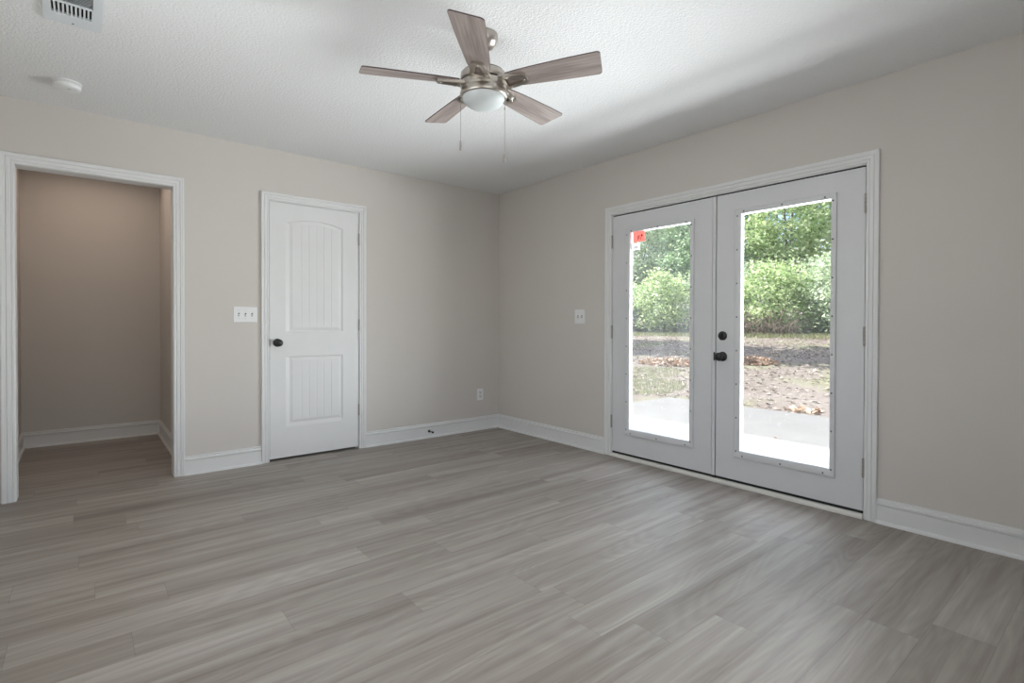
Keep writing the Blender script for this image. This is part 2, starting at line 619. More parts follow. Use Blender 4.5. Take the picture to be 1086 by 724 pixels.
# ------------------------------------------------------------------ casings, jambs, baseboards
def casing_profile(w):
    """(distance from inner edge, projection) round a moulded door casing"""
    return [(0, 0), (0, 0.009), (0.003, 0.011), (w * 0.20, 0.0112), (w * 0.235, 0.0085), (w * 0.28, 0.0135), (w * 0.56, 0.0150), (w * 0.595, 0.0112), (w * 0.65, 0.0165),
            (w * 0.80, 0.0175), (w * 0.86, 0.0190), (w - 0.002, 0.0190), (w, 0.0165), (w, 0)]


def casing(name, wall, i0, i1, top, w, label):
    m = MB()
    prof = casing_profile(w)
    loops = []
    for u, v in prof:
        loops.append([onwall(wall, i0 - u, v, 0), onwall(wall, i0 - u, v, top + u), onwall(wall, i1 + u, v, top + u), onwall(wall, i1 + u, v, 0)])
    vs = [p for l in loops for p in l]
    fs = []
    for i in range(len(loops) - 1):
        for k in range(3):
            fs.append((i * 4 + k, i * 4 + k + 1, i * 4 + 4 + k + 1, i * 4 + 4 + k))
    fs.append(tuple(i * 4 for i in range(len(loops))))
    fs.append(tuple(i * 4 + 3 for i in range(len(loops))))
    m.add(vs, fs)
    return struct(m.build(name, MAT['trim']), label, 'trim')


casing('trim_1', 'back', OPN[0] - 0.002, OPN[1] + 0.002, OPN[2] + 0.002, 0.064, 'white casing round the wide opening on the left')
casing('trim_2', 'back', CLO[0] - 0.004, CLO[1] + 0.004, CLO[2] + 0.006, 0.056, 'white casing round the closed panel door')
casing('trim_3', 'right', FRD[0] - 0.005, FRD[1] + 0.005, FRD[2] + 0.009, 0.061, 'white casing round the glazed french doors')


def jamb(name, wall, a0, a1, top, depth, label, stop=None):
    m = MB()

    def put(p0, p1, z0, z1, d0, d1):
        if wall == 'back':
            m.box(p0, p1, d0, d1, z0, z1)
        else:
            m.box(d0, d1, p0, p1, z0, z1)
    put(a0 - JT, a0, 0, top + JT, -0.0005, depth)
    put(a1, a1 + JT, 0, top + JT, -0.0005, depth)
    put(a0, a1, top, top + JT, -0.0005, depth)
    if stop:
        put(a0, a0 + 0.011, 0, top, stop, stop + 0.03)
        put(a1 - 0.011, a1, 0, top, stop, stop + 0.03)
        put(a0, a1, top - 0.011, top, stop, stop + 0.03)
    return struct(m.build(name, MAT['trim']), label, 'trim')


jamb('trim_4', 'back', *OPN, T + 0.004, 'white jamb lining the wide opening on the left')
jamb('trim_5', 'back', *CLO, T, 'white jamb round the closed panel door', 0.040)
jamb('trim_6', 'right', *FRD, T, 'white jamb round the glazed french doors', 0.050)

BASE = [(0, 0), (0.0155 + 0.012, 0), (0.0155 + 0.0115, 0.006), (0.0155 + 0.009, 0.0125), (0.0155 + 0.004, 0.0165), (0.0120, 0.018), (0.0120, 0.095),
        (0.0085, 0.0975), (0.0145, 0.1010), (0.0165, 0.106), (0.0165, 0.115), (0.0100, 0.1195), (0.0080, 0.1235), (0.0120, 0.1265), (0.0110, 0.133), (0.006, 0.1355), (0, 0.1355)]


def baseboard(name, pts, normals, label):
    """sweeps the baseboard profile along pts; normals[i] is the (mitred) outward offset direction at pts[i]"""
    m = MB()
    n = len(BASE)
    vs, fs = [], []
    for (x, y), (nx, ny) in zip(pts, normals):
        for d, z in BASE:
            vs.append((x + nx * d, y + ny * d, z))
    for i in range(len(pts) - 1):
        for k in range(n - 1):
            fs.append((i * n + k, i * n + k + 1, i * n + n + k + 1, i * n + n + k))
    fs.append(tuple(range(n)))
    fs.append(tuple(range((len(pts) - 1) * n, len(pts) * n)))
    m.add(vs, fs)
    return struct(m.build(name, MAT['trim']), label, 'baseboard')


cI, cO = CLO[0] - 0.004 - 0.056, CLO[1] + 0.004 + 0.056
baseboard('baseboard_back', [(cO, 0), (0, 0)], [(0, -1), (-1, -1)], 'white baseboard from the panel door to the room corner')
baseboard('baseboard_back_middle', [(OPN[1] + 0.066, 0), (cI, 0)], [(0, -1), (0, -1)], 'short white baseboard between the opening and the panel door')
baseboard('baseboard_right', [(0, 0), (0, FRD[1] + 0.066)], [(-1, -1), (-1, 0)], 'white baseboard from the room corner to the french doors')
baseboard('baseboard_right_front', [(0, FRD[0] - 0.066), (0, YR)], [(-1, 0), (-1, 0)], 'white baseboard right of the french doors')
baseboard('baseboard_left', [(XL, 0), (XL, YR)], [(1, 0), (1, 0)], 'white baseboard along the left wall')
baseboard('baseboard_alcove', [(-3.80, T + 0.006), (-3.80, 1.80), (-2.80, 1.80), (-2.80, T + 0.006)], [(1, 0), (1, -1), (-1, -1), (-1, 0)],
          'shaded white baseboard round the alcove')

# threshold under the french doors
m = MB()
m.add(*(lambda pr: ([(x, y, z) for y in (FRD[0], FRD[1]) for x, z in pr],
                    [(i, (i + 1) % len(pr), len(pr) + (i + 1) % len(pr), len(pr) + i) for i in range(len(pr))] + [tuple(range(len(pr))), tuple(range(len(pr), 2 * len(pr)))]))(
    [(-0.022, 0.0), (-0.022, 0.010), (-0.017, 0.020), (-0.010, 0.024), (0.11, 0.024), (0.11, 0.0)]))
struct(m.build('trim_7', MAT['sill']), 'cream threshold along the foot of the french doors', 'threshold')


# ------------------------------------------------------------------ closet door (door_1)
def sstep(t):
    t = np.clip(t, 0, 1)
    return t * t * (3 - 2 * t)


def panel_door():
    x0, x1, z0, z1 = CLO[0] + 0.003, CLO[1] - 0.003, 0.019, CLO[2] - 0.003
    fy = 0.002
    px0, px1 = -2.117, -1.672

    def lines(lo, hi, dense, fine, coarse):
        out, v = [], lo
        while v < hi - 1e-6:
            out.append(v)
            f = any(a <= v < b_ for a, b_ in dense)
            v += fine if f else coarse
        out.append(hi)
        return np.array(out)
    xs = lines(x0, x1, [(px0 - 0.004, px1 + 0.004)], 0.0028, 0.03)
    zs = lines(z0, z1, [(0.27, 0.335), (0.775, 0.83), (1.005, 1.07), (1.83, 1.94)], 0.0028, 0.03)
    X, Z = np.meshgrid(xs, zs)
    cx, hw = (px0 + px1) / 2, (px1 - px0) / 2

    def prof(d, top_d):
        """d: distance inside the outline"""
        e = np.where(d < 0, 0, -0.0085 * sstep(d / 0.010))
        e = np.where(d > 0.012, -0.0085 + 0.0065 * sstep((d - 0.012) / 0.028), e)
        return np.where(d < 0, 0, e)
    dx = hw - np.abs(X - cx)
    arch = 1.884 + 0.040 * (1 - ((X - cx) / hw) ** 2)
    du = np.minimum(dx, np.minimum(Z - 1.015, (arch - Z)))
    dl = np.minimum(dx, np.minimum(Z - 0.274, 0.821 - Z))
    e = prof(du, 0) + prof(dl, 0)
    field = np.maximum(du, dl) > 0.042
    fwid = 2 * (hw - 0.042)
    ph = ((X - (cx - hw + 0.042)) / (fwid / 6))
    near = np.abs(ph - np.round(ph)) * (fwid / 6)
    inner = (np.round(ph) > 0) & (np.round(ph) < 6)
    e = e - np.where(field & inner, 0.0030 * np.clip(1 - near / 0.0042, 0, 1), 0)
    Y = fy - e
    nz, nx = X.shape
    vs = list(zip(X.ravel().tolist(), Y.ravel().tolist(), Z.ravel().tolist()))
    fs = [(j * nx + i, j * nx + i + 1, (j + 1) * nx + i + 1, (j + 1) * nx + i) for j in range(nz - 1) for i in range(nx - 1)]
    k = len(vs)
    # rim and back of the slab
    rim = [i for i in range(nx)] + [j * nx + nx - 1 for j in range(1, nz)] + [(nz - 1) * nx + i for i in range(nx - 2, -1, -1)] + [j * nx for j in range(nz - 2, 0, -1)]
    for r in rim:
        p = vs[r]
        vs.append((p[0], fy + 0.035, p[2]))
    n = len(rim)
    for i in range(n):
        fs.append((rim[(i + 1) % n], rim[i], k + i, k + (i + 1) % n))
    fs.append(tuple(k + i for i in range(n)))
    m = MB()
    m.add(vs, fs)
    return m.build('door_1', MAT['door'])


door1 = struct(panel_door(), 'closed white two panel door with a black knob', 'door')


def knob_mb(out_dir, base, scale=1.0):
    """round door knob with rose; out_dir is the axis into the room"""
    M = Matrix.Translation(base) @ Vector(out_dir).to_track_quat('Z', 'Y').to_matrix().to_4x4()
    s = scale
    m = MB()
    m.lathe([(0.0325 * s, 0), (0.0325 * s, 0.004), (0.029 * s, 0.009), (0.014 * s, 0.011), (0.0115 * s, 0.020), (0.0125 * s, 0.030), (0.022 * s, 0.036), (0.0275 * s, 0.044),
             (0.0285 * s, 0.052), (0.025 * s, 0.060), (0.017 * s, 0.0655), (0.0, 0.067)], 32, M)
    return m


def hinge_mb(wall, a, z0, z1, side, out0=0.002):
    """knuckle barrel with finials and a leaf edge"""
    m = MB()
    n = 5
    h = (z1 - z0) / n
    cx = onwall(wall, a, out0 + 0.006, 0)
    for i in range(n):
        m.lathe([(0.0055, z0 + i * h + 0.0006), (0.0062, z0 + i * h + 0.0015), (0.0062, z0 + (i + 1) * h - 0.0015), (0.0055, z0 + (i + 1) * h - 0.0006)], 14,
                Matrix.Translation((cx[0], cx[1], 0)))
    m.lathe([(0.003, z1), (0.0055, z1 + 0.0025), (0.0, z1 + 0.005)], 12, Matrix.Translation((cx[0], cx[1], 0)))
    m.lathe([(0.0, z0 - 0.005), (0.0055, z0 - 0.0025), (0.003, z0)], 12, Matrix.Translation((cx[0], cx[1], 0)))
    p, q = onwall(wall, a - 0.0014, out0 + 0.004, z0), onwall(wall, a + 0.0014, -0.03, z1)
    m.box(p[0], q[0], p[1], q[1], z0, z1)
    return m


kb = knob_mb((0, -1, 0), (-2.199, 0.002, 0.931)).build('door_knob', MAT['black'], door1)
tag(kb, 'round matte black door knob')
p = MB().bevbox(-2.2575, -2.2535, -0.0012, 0.004, 0.903, 0.960, 0.0008).build('latch_plate', MAT['black'], door1)
for z0, z1 in ((1.762, 1.858), (1.028, 1.118), (0.292, 0.386)):
    hinge_mb('back', CLO[1] - 0.0015, z0, z1, 1).build('hinge', MAT['hinge'], door1)


# ------------------------------------------------------------------ french doors (door_2 left leaf, door_3 right leaf)
def french_leaf(name, y0, y1, gy0, gy1, fr, label, glass):
    """y0<y1 leaf edges; fr = lite frame outer (y0, y1, z0, z1); gy = visible glass edges"""
    z0, z1 = 0.042, FRD[2] - 0.010
    zg0, zg1 = 0.247, 1.814
    f0, f1, fz0, fz1 = fr
    m = MB()
    xi, xo = 0.002, 0.047
    h0, h1, hz0, hz1 = f0 + 0.008, f1 - 0.008, fz0 + 0.008, fz1 - 0.008
    # slab with an opening: ring between the outer rectangle and the lite hole
    O_ = [(y0, z0), (y1, z0), (y1, z1), (y0, z1)]
    I_ = [(h0, hz0), (h1, hz0), (h1, hz1), (h0, hz1)]
    Mx = Matrix(((0, 0, 1, 0), (1, 0, 0, 0), (0, 1, 0, 0), (0, 0, 0, 1)))
    m.ringprism(O_, I_, xi, xo, Mx)
    leaf = struct(m.build(name, MAT['steel_door']), label, 'door')
    # moulded lite frame standing proud of the slab, sloping in to the glass
    m = MB()
    prof = [(0.0, 0.004), (0.0, -0.006), (0.004, -0.0100), (0.014, -0.0115), (0.028, -0.0115), (0.036, -0.0100), (0.046, -0.0080), (0.048, -0.0045), (0.050, 0.0205)]
    loops = []
    for d, x in prof:
        t = d / 0.050
        a0, a1 = f0 + (gy0 - f0) * t, f1 + (gy1 - f1) * t
        b0, b1 = fz0 + (zg0 - fz0) * t, fz1 + (zg1 - fz1) * t
        loops.append([(x, a0, b0), (x, a1, b0), (x, a1, b1), (x, a0, b1)])
    loops.append([(0.027, gy0, zg0), (0.027, gy1, zg0), (0.027, gy1, zg1), (0.027, gy0, zg1)])
    loops.append([(0.050, gy0 - 0.034, zg0 - 0.034), (0.050, gy1 + 0.034, zg0 - 0.034), (0.050, gy1 + 0.034, zg1 + 0.024), (0.050, gy0 - 0.034, zg1 + 0.024)])
    loops.append([(0.054, f0, fz0), (0.054, f1, fz0), (0.054, f1, fz1), (0.054, f0, fz1)])
    loops.append([(0.0475, f0, fz0), (0.0475, f1, fz0), (0.0475, f1, fz1), (0.0475, f0, fz1)])
    vs = [p for l in loops for p in l]
    fs = []
    for i in range(len(loops) - 1):
        for k in range(4):
            j = (k + 1) % 4
            fs.append((i * 4 + k, i * 4 + j, i * 4 + 4 + j, i * 4 + 4 + k))
    m.add(vs, fs)
    gf = m.build('glass_frame', MAT['steel_door'], leaf)
    MB().box(0.0205, 0.0265, gy0 - 0.012, gy1 + 0.012, zg0 - 0.012, zg1 + 0.012).build('glass_pane', glass, leaf)
    # screw plugs round the lite frame
    spots = []
    for i in range(8):
        z = fz0 + 0.045 + i * (fz1 - fz0 - 0.09) / 7
        spots += [(f0 + 0.018, z), (f1 - 0.018, z)]
    for t in (0.10, 0.5, 0.90):
        y = f0 + (f1 - f0) * t
        spots += [(y, fz0 + 0.018), (y, fz1 - 0.018)]
    proto = None
    for y, z in spots:
        if proto is None:
            M = Matrix.Rotation(-PI / 2, 4, 'Y')
            proto = MB().lathe([(0.0052, 0), (0.0052, 0.0008), (0.0042, 0.0016), (0.0, 0.0019)], 12, M).build('screw', MAT['screw'], gf)
            s = proto
        else:
            s = proto.copy()
            COL.objects.link(s)
        s.location = (-0.0113, y, z)
    return leaf


L_FR = (-2.279, -1.668, 0.195, 1.842)
R_FR = (-3.193, -2.583, 0.195, 1.849)
door2 = french_leaf('door_2', -2.4170, FRD[1] - 0.0035, -2.247, -1.716, L_FR, 'left leaf of the glazed french doors, stickers on its hazy glass', MAT['glass_film'])
door3 = french_leaf('door_3', FRD[0] + 0.0035, -2.4505, -3.162, -2.628, R_FR, 'right leaf of the glazed french doors, with black knob and deadbolt', MAT['glass_clear'])
# meeting strip on the left leaf
MB().bevbox(-0.004, 0.047, -2.4455, -2.4215, 0.042, FRD[2] - 0.010, 0.002).build('astragal', MAT['steel_door'], door2)
for d, y in ((door2, FRD[1] - 0.0005), (door3, FRD[0] + 0.0005)):
    for z0, z1 in ((1.708, 1.812), (0.968, 1.072), (0.234, 0.336)):
        hinge_mb('right', y, z0, z1, 1).build('hinge', MAT['hinge'], d)
    y0, y1 = (-2.4185, FRD[1] - 0.0035) if d is door2 else (FRD[0] + 0.0035, -2.4505)
    MB().box(0.014, 0.024, y0, y1, FRD[2] - 0.0102, FRD[2]).box(0.014, 0.024, (y1 if d is door2 else y0) - 0.004, (y1 if d is door2 else y0) + 0.004, 0.03, FRD[2]).build('gap_shade', MAT['rubber'], d)  # added dark strips stand in for shade in the head and side gaps
    MB().box(0.006, 0.044, y0, y1, 0.0255, 0.042).build('sweep_gap_block', MAT['rubber'], d)
tag(knob_mb((-1, 0, 0), (0.002, -2.497, 0.866), 1.0).build('door_knob', MAT['black'], door3), 'round matte black knob')
m = MB()
M = Matrix.Translation((0.002, -2.497, 1.007)) @ Matrix.Rotation(-PI / 2, 4, 'Y')
m.lathe([(0.031, 0), (0.031, 0.006), (0.028, 0.012), (0.018, 0.015), (0.0, 0.0155)], 32, M)
db = m.build('deadbolt', MAT['black'], door3)
MB().bevbox(-0.030, -0.013, -2.500, -2.494, 0.994, 1.020, 0.002).build('thumb_turn', MAT['black'], db)
tag(db, 'round matte black deadbolt')
MB().bevbox(-0.0055, -0.002, -2.4465, -2.4330, 0.836, 0.893, 0.001).build('strike_plate', MAT['black'], door2)
MB().box(0.026, 0.036, -2.4505, -2.4170, 0.03, FRD[2] - 0.0102).box(0.0142, 0.0238, -2.4505, -2.4170, FRD[2] - 0.0102, FRD[2]).build('gap_shade', MAT['rubber'], door2)  # added dark filler shades the astragal gap and stops light leaking
MB().box(0.004, 0.046, -2.4505, -2.4185, 0.0245, 0.0425).build('sweep_gap_block', MAT['rubber'], door2)  # added under the astragal to block lamp light through the gap

# stickers on the hazy glass, upper left corner
m = MB()
gx = 0.0198
m.box(gx - 0.0003, gx, -1.838, -1.722, 1.735, 1.817)
st = m.build('red_sticker', MAT['red'], door2)
m = MB()
for q in ((-1.778, -1.770, 1.748, 1.783), (-1.794, -1.770, 1.777, 1.784), (-1.790, -1.770, 1.763, 1.769), (-1.812, -1.802, 1.772, 1.792), (-1.800, -1.794, 1.750, 1.768), (-1.818, -1.812, 1.779, 1.787)):
    m.box(gx - 0.0007, gx - 0.0004, q[0], q[1], q[2], q[3])
m.build('lettering', MAT['ink'], st)
m = MB()
m.box(gx - 0.0003, gx, -1.792, -1.713, 1.672, 1.728)
st = m.build('white_sticker', MAT['paper'], door2)
m = MB()
for i in range(7):
    y = -1.734 - i * 0.0058
    m.box(gx - 0.0007, gx - 0.0004, y - (0.0036 if i % 2 else 0.0026), y, 1.684, 1.704)
m.build('barcode', MAT['ink'], st)


# ------------------------------------------------------------------ switches, outlet, door stop
def plate(name, wall, a0, a1, z0, z1, label, cat):
    m = MB()
    p, q = onwall(wall, a0, 0.0, z0), onwall(wall, a1, 0.0055, z1)
    m.bevbox(p[0], q[0], p[1], q[1], z0, z1, 0.0022)
    return tag(m.build(name, MAT['plastic']), label, cat)


def toggles(pl_, wall, centres, zc, upward):
    for a in centres:
        m = MB()
        p, q = onwall(wall, a - 0.0052, 0.0050, 0), onwall(wall, a + 0.0052, 0.0058, 0)
        m.box(p[0], q[0], p[1], q[1], zc - 0.0125, zc + 0.0125)
        m.build('toggle_slot', MAT['screw'], pl_)
        m = MB()
        zt = zc + (0.009 if upward else -0.009)
        pts = [onwall(wall, a, 0.004, zc), onwall(wall, a, 0.011, zc + (zt - zc) * 0.5), onwall(wall, a, 0.017, zt)]
        m.tube(pts, [0.0050, 0.0044, 0.0036], 10)
        m.build('toggle', MAT['toggle'], pl_)
        for dz in (0.030, -0.030):
            M = Matrix.Translation(onwall(wall, a, 0.0055, zc + dz)) @ Vector(onwall(wall, 0, 1, 0)).to_track_quat('Z', 'Y').to_matrix().to_4x4()
            MB().lathe([(0.0032, 0), (0.0028, 0.0009), (0, 0.0012)], 10, M).build('screw', MAT['toggle'], pl_)


s3 = plate('light_switch', 'back', -2.511, -2.346, 1.0905, 1.2080, 'white triple light switch plate left of the panel door', 'light switch')
toggles(s3, 'back', [-2.4285 - 0.046, -2.4285, -2.4285 + 0.046], 1.149, False)
s2 = plate('light_switch', 'right', -1.234, -1.110, 1.0885, 1.2120, 'white double light switch plate left of the french doors', 'light switch')
toggles(s2, 'right', [-1.172 - 0.023, -1.172 + 0.023], 1.150, False)
ou = plate('electrical_outlet', 'back', -0.277, -0.203, 0.303, 0.421, 'white electrical outlet low on the wall near the corner', 'outlet')
for zc in (0.3815, 0.3425):
    m = MB()
    m.bevbox(-0.2565, -0.2235, -0.0075, -0.004, zc - 0.0145, zc + 0.0145, 0.0015)
    soc = m.build('socket', MAT['toggle'], ou)
    m = MB()
    m.box(-0.2475, -0.2455, -0.0079, -0.007, zc - 0.001, zc + 0.009).box(-0.2350, -0.2330, -0.0079, -0.007, zc - 0.001, zc + 0.008).box(-0.2425, -0.2375, -0.0079, -0.007, zc - 0.0095, zc - 0.0045)
    m.build('slot', MAT['slot'], soc)

ds = empty('door_stop', (-0.842, -0.0135, 0.063))
tag(ds, 'small black door stop on the baseboard left of the corner', 'door stop')
R90 = Matrix.Rotation(PI / 2, 4, 'X')
MB().lathe([(0.0125, -0.001), (0.0125, 0.004), (0.010, 0.008), (0.005, 0.010)], 20, R90).build('base_flange', MAT['black'], ds)
MB().lathe([(0.0042, 0.008), (0.0042, 0.066)], 14, R90).build('rod', MAT['black'], ds)
MB().lathe([(0.0042, 0.062), (0.0088, 0.064), (0.0088, 0.074), (0.006, 0.078), (0, 0.079)], 18, R90).build('rubber_tip', MAT['rubber'], ds)

# ------------------------------------------------------------------ ceiling fan
FX, FY = -1.914, -2.352
fan = empty('ceiling_fan', (FX, FY, H))
tag(fan, 'brushed nickel five blade ceiling fan with white bowl light', 'ceiling fan')
Z = lambda z: z - H
MB().lathe([(0.066, 0.0), (0.067, -0.006), (0.0655, -0.022), (0.060, -0.038), (0.048, -0.052), (0.030, -0.061), (0.019, -0.064)], 48).build('canopy', MAT['nickel'], fan)
MB().lathe([(0.0125, Z(2.250)), (0.0125, Z(2.382))], 24).build('downrod', MAT['nickel'], fan)
m = MB()
m.lathe([(0.0, Z(2.2865)), (0.024, Z(2.286)), (0.030, Z(2.276)), (0.060, Z(2.268)), (0.092, Z(2.2645)), (0.098, Z(2.262))], 56, mi=0)
m.lathe([(0.098, Z(2.262)), (0.100, Z(2.2595)), (0.100, Z(2.2565)), (0.104, Z(2.255))], 56, mi=1)
m.lathe([(0.104, Z(2.255)), (0.1075, Z(2.252)), (0.1085, Z(2.240)), (0.1085, Z(2.222)), (0.106, Z(2.219)), (0.0, Z(2.2185))], 56, mi=0)
m.build('motor_housing', [MAT['nickel'], MAT['darkmetal']], fan)
MB().lathe([(0.0, Z(2.220)), (0.0995, Z(2.220)), (0.0995, Z(2.210)), (0.0, Z(2.210))], 48).build('blade_hub', MAT['darkmetal'], fan)
m = MB()
m.lathe([(0.0, Z(2.2125)), (0.104, Z(2.2125)), (0.1075, Z(2.209)), (0.1075, Z(2.181)), (0.1060, Z(2.178)), (0.1085, Z(2.174)), (0.1110, Z(2.164)), (0.1105, Z(2.152)), (0.1080, Z(2.146)),
         (0.1035, Z(2.144)), (0.1005, Z(2.145)), (0.1000, Z(2.150)), (0.0, Z(2.152))], 64)
lk = m.build('light_kit', MAT['nickel'], fan)
m = MB()
prof = [(0.0998, Z(2.152))]
for i in range(13):
    a = i / 12 * PI / 2
    prof.append((0.0998 * math.cos(a), Z(2.147) - 0.054 * math.sin(a)))
prof[-1] = (0.0, prof[-1][1])
m.lathe(prof, 56)
tag(m.build('lamp_shade', MAT['opal'], fan), 'frosted white glass bowl')
# side knob of the light kit
m = MB()
az = math.radians(-30)
dirv = Vector((math.cos(az), math.sin(az), -0.28)).normalized()
M = Matrix.Translation(Vector((0.106 * math.cos(az), 0.106 * math.sin(az), Z(2.166)))) @ dirv.to_track_quat('Z', 'Y').to_matrix().to_4x4()
m.lathe([(0.012, -0.004), (0.012, 0.004), (0.0085, 0.007), (0.0085, 0.020), (0.0135, 0.023), (0.0145, 0.031), (0.012, 0.035), (0.0, 0.036)], 24, M)
m.build('switch_knob', MAT['nickel'], fan)


def blade_outline():
    pts = []
    # root (r = 0.118) to tip; +y is the edge that tips up
    top = [(0.128, 0.046), (0.20, 0.054), (0.32, 0.062), (0.44, 0.068), (0.530, 0.071)]
    bot = [(0.552, -0.068), (0.44, -0.066), (0.32, -0.061), (0.20, -0.054), (0.128, -0.046)]
    tip = []
    for i in range(7):   # rounded corner at the upper tip
        a = PI / 2 - i / 6 * (PI / 2 - 0.10)
        tip.append((0.533 + 0.018 * math.cos(a), 0.053 + 0.018 * math.sin(a)))
    for i in range(7):   # rounded corner at the lower tip
        a = -0.06 - i / 6 * (PI / 2 - 0.06)
        tip.append((0.551 + 0.014 * math.cos(a), -0.054 + 0.014 * math.sin(a)))
    root = [(0.120, -0.040), (0.116, -0.030), (0.116, 0.030), (0.120, 0.040)]
    return top[:-1] + tip + bot[1:] + root


bl_me, br_me = None, None
for i in range(5):
    ang = math.radians(154.85 - 72 * i)
    # +y local is counter-clockwise; that edge hangs lower by the pitch
    M = Matrix.Rotation(ang, 4, 'Z') @ Matrix.Translation((0, 0, Z(2.2095))) @ Matrix.Rotation(math.radians(-12.5), 4, 'X')
    if bl_me is None:
        m = MB()
        o_ = blade_outline()
        n = len(o_)
        m.prism(o_, 0.0, 0.0055)
        for k in range(len(m.f)):
            m.mi[k] = 1 if len(m.f[k]) == 4 else 0
        bl = m.build('blade', [MAT['blade'], MAT['bladeedge']], fan)
        bl_me = bl.data
        m = MB()
        out_ = [(0.092, -0.050), (0.120, -0.047), (0.205, -0.030), (0.217, -0.022), (0.219, 0.0), (0.217, 0.022), (0.205, 0.030), (0.120, 0.047), (0.092, 0.050), (0.088, 0.0)]
        inn_ = [(0.118, -0.026), (0.128, -0.026), (0.186, -0.013), (0.192, -0.009), (0.193, 0.0), (0.192, 0.009), (0.186, 0.013), (0.128, 0.026), (0.118, 0.026), (0.117, 0.0)]
        m.ringprism(out_, inn_, -0.013, -0.0005)
        for sx, sy in ((0.130, 0.034), (0.130, -0.034), (0.204, 0.0)):
            m.lathe([(0.0, -0.0155), (0.004, -0.0150), (0.005, -0.0130)], 10, Matrix.Translation((sx, sy, 0)))
        br = m.build('blade_bracket', [MAT['nickel'], MAT['darkmetal']], bl)
        br_me = br.data
    else:
        bl = bpy.data.objects.new('blade', bl_me)
        COL.objects.link(bl)
        bl.parent = fan
        br = bpy.data.objects.new('blade_bracket', br_me)
        COL.objects.link(br)
        br.parent = bl
    bl.matrix_local = M
# pull chains
for az_, r_, zt, zf0, zf1, bead in ((144, 0.107, 2.160, 1.944, 1.896, None), (-36, 0.100, 2.152, 1.890, 1.846, 2.098)):
    a = math.radians(az_)
    cx, cy = r_ * math.cos(a), r_ * math.sin(a)
    m = MB()
    m.tube([(cx, cy, Z(zt)), (cx, cy, Z(zf0))], 0.0011, 6)
    zz = zt
    while zz > zf0:
        m.lathe([(0.0, Z(zz) - 0.0015), (0.0017, Z(zz)), (0.0, Z(zz) + 0.0015)], 6, Matrix.Translation((cx, cy, 0)))
        zz -= 0.009
    if bead:
        m.lathe([(0.001, Z(bead) - 0.006), (0.0032, Z(bead) - 0.004), (0.0032, Z(bead) + 0.004), (0.001, Z(bead) + 0.006)], 10, Matrix.Translation((cx, cy, 0)))
    ch = m.build('pull_chain', MAT['hinge'], fan)
    MB().lathe([(0.0015, Z(zf0)), (0.004, Z(zf0) - 0.004), (0.0050, Z(zf0) - 0.012), (0.0058, Z(zf1) + 0.010), (0.0052, Z(zf1) + 0.003), (0.0, Z(zf1))], 16, Matrix.Translation((cx, cy, 0))).build('fob', MAT['hinge'], ch)

# ------------------------------------------------------------------ ceiling vent
vx0, vx1, vy0, vy1 = -3.508, -3.306, -1.800, -1.240
vent = empty('ceiling_vent', ((vx0 + vx1) / 2, (vy0 + vy1) / 2, H))
tag(vent, 'white louvered air vent on the ceiling at the top left', 'vent')
vc = vent.location
VX = lambda x: x - vc.x
VY = lambda y: y - vc.y
ox0, ox1, oy0, oy1 = -3.479, -3.338, -1.700, -1.342
m = MB()
outer = [(VX(vx0), VY(vy0)), (VX(vx1), VY(vy0)), (VX(vx1), VY(vy1)), (VX(vx0), VY(vy1))]
o2 = [(VX(vx0) + 0.004, VY(vy0) + 0.004), (VX(vx1) - 0.004, VY(vy0) + 0.004), (VX(vx1) - 0.004, VY(vy1) - 0.004), (VX(vx0) + 0.004, VY(vy1) - 0.004)]
inner = [(VX(ox0), VY(oy0)), (VX(ox1), VY(oy0)), (VX(ox1), VY(oy1)), (VX(ox0), VY(oy1))]
m.ringprism(outer, inner, -0.008, 0.0)
m.ringprism(o2, inner, -0.012, -0.008)
for yb in (-1.445, -1.597):
    m.box(VX(ox0), VX(ox1), VY(yb - 0.005), VY(yb + 0.005), -0.012, -0.002)
m.build('vent_frame', MAT['vent'], vent)
MB().box(VX(ox0 - 0.004), VX(ox1 + 0.004), VY(oy0 - 0.004), VY(oy1 + 0.004), -0.0022, -0.0004).build('duct_opening', MAT['duct'], vent)
for i in range(11):
    x = ox0 + (ox1 - ox0) * i / 10
    for ya, yb in ((-1.440, oy1), (oy0, -1.602)):
        m = MB()
        m.add([(VX(x) - 0.0048, VY(ya), -0.0115), (VX(x) + 0.0012, VY(ya), -0.003), (VX(x) + 0.0032, VY(ya), -0.003), (VX(x) + 0.001, VY(ya), -0.0115),
               (VX(x) - 0.0048, VY(yb), -0.0115), (VX(x) + 0.0012, VY(yb), -0.003), (VX(x) + 0.0032, VY(yb), -0.003), (VX(x) + 0.001, VY(yb), -0.0115)],
              [(0, 1, 2, 3), (7, 6, 5, 4), (0, 4, 5, 1), (1, 5, 6, 2), (2, 6, 7, 3), (3, 7, 4, 0)])
        m.build('louver', MAT['vent'], vent)
for i in range(11):
    y = -1.450 - (i + 0.5) * 0.142 / 11
    m = MB()
    m.add([(VX(ox0), VY(y) - 0.006, -0.0115), (VX(ox1), VY(y) - 0.006, -0.0115), (VX(ox1), VY(y) + 0.005, -0.003), (VX(ox0), VY(y) + 0.005, -0.003),
           (VX(ox0), VY(y) - 0.004, -0.0118), (VX(ox1), VY(y) - 0.004, -0.0118), (VX(ox1), VY(y) + 0.007, -0.0033), (VX(ox0), VY(y) + 0.007, -0.0033)],
          [(0, 1, 2, 3), (7, 6, 5, 4), (0, 4, 5, 1), (1, 5, 6, 2), (2, 6, 7, 3), (3, 7, 4, 0)])
    m.build('louver', MAT['vent'], vent)
MB().lathe([(0.0, -0.0145), (0.003, -0.0140), (0.004, -0.012)], 12, Matrix.Translation((0.0, VY(vy1) - 0.03, 0))).build('screw', MAT['screw'], vent)

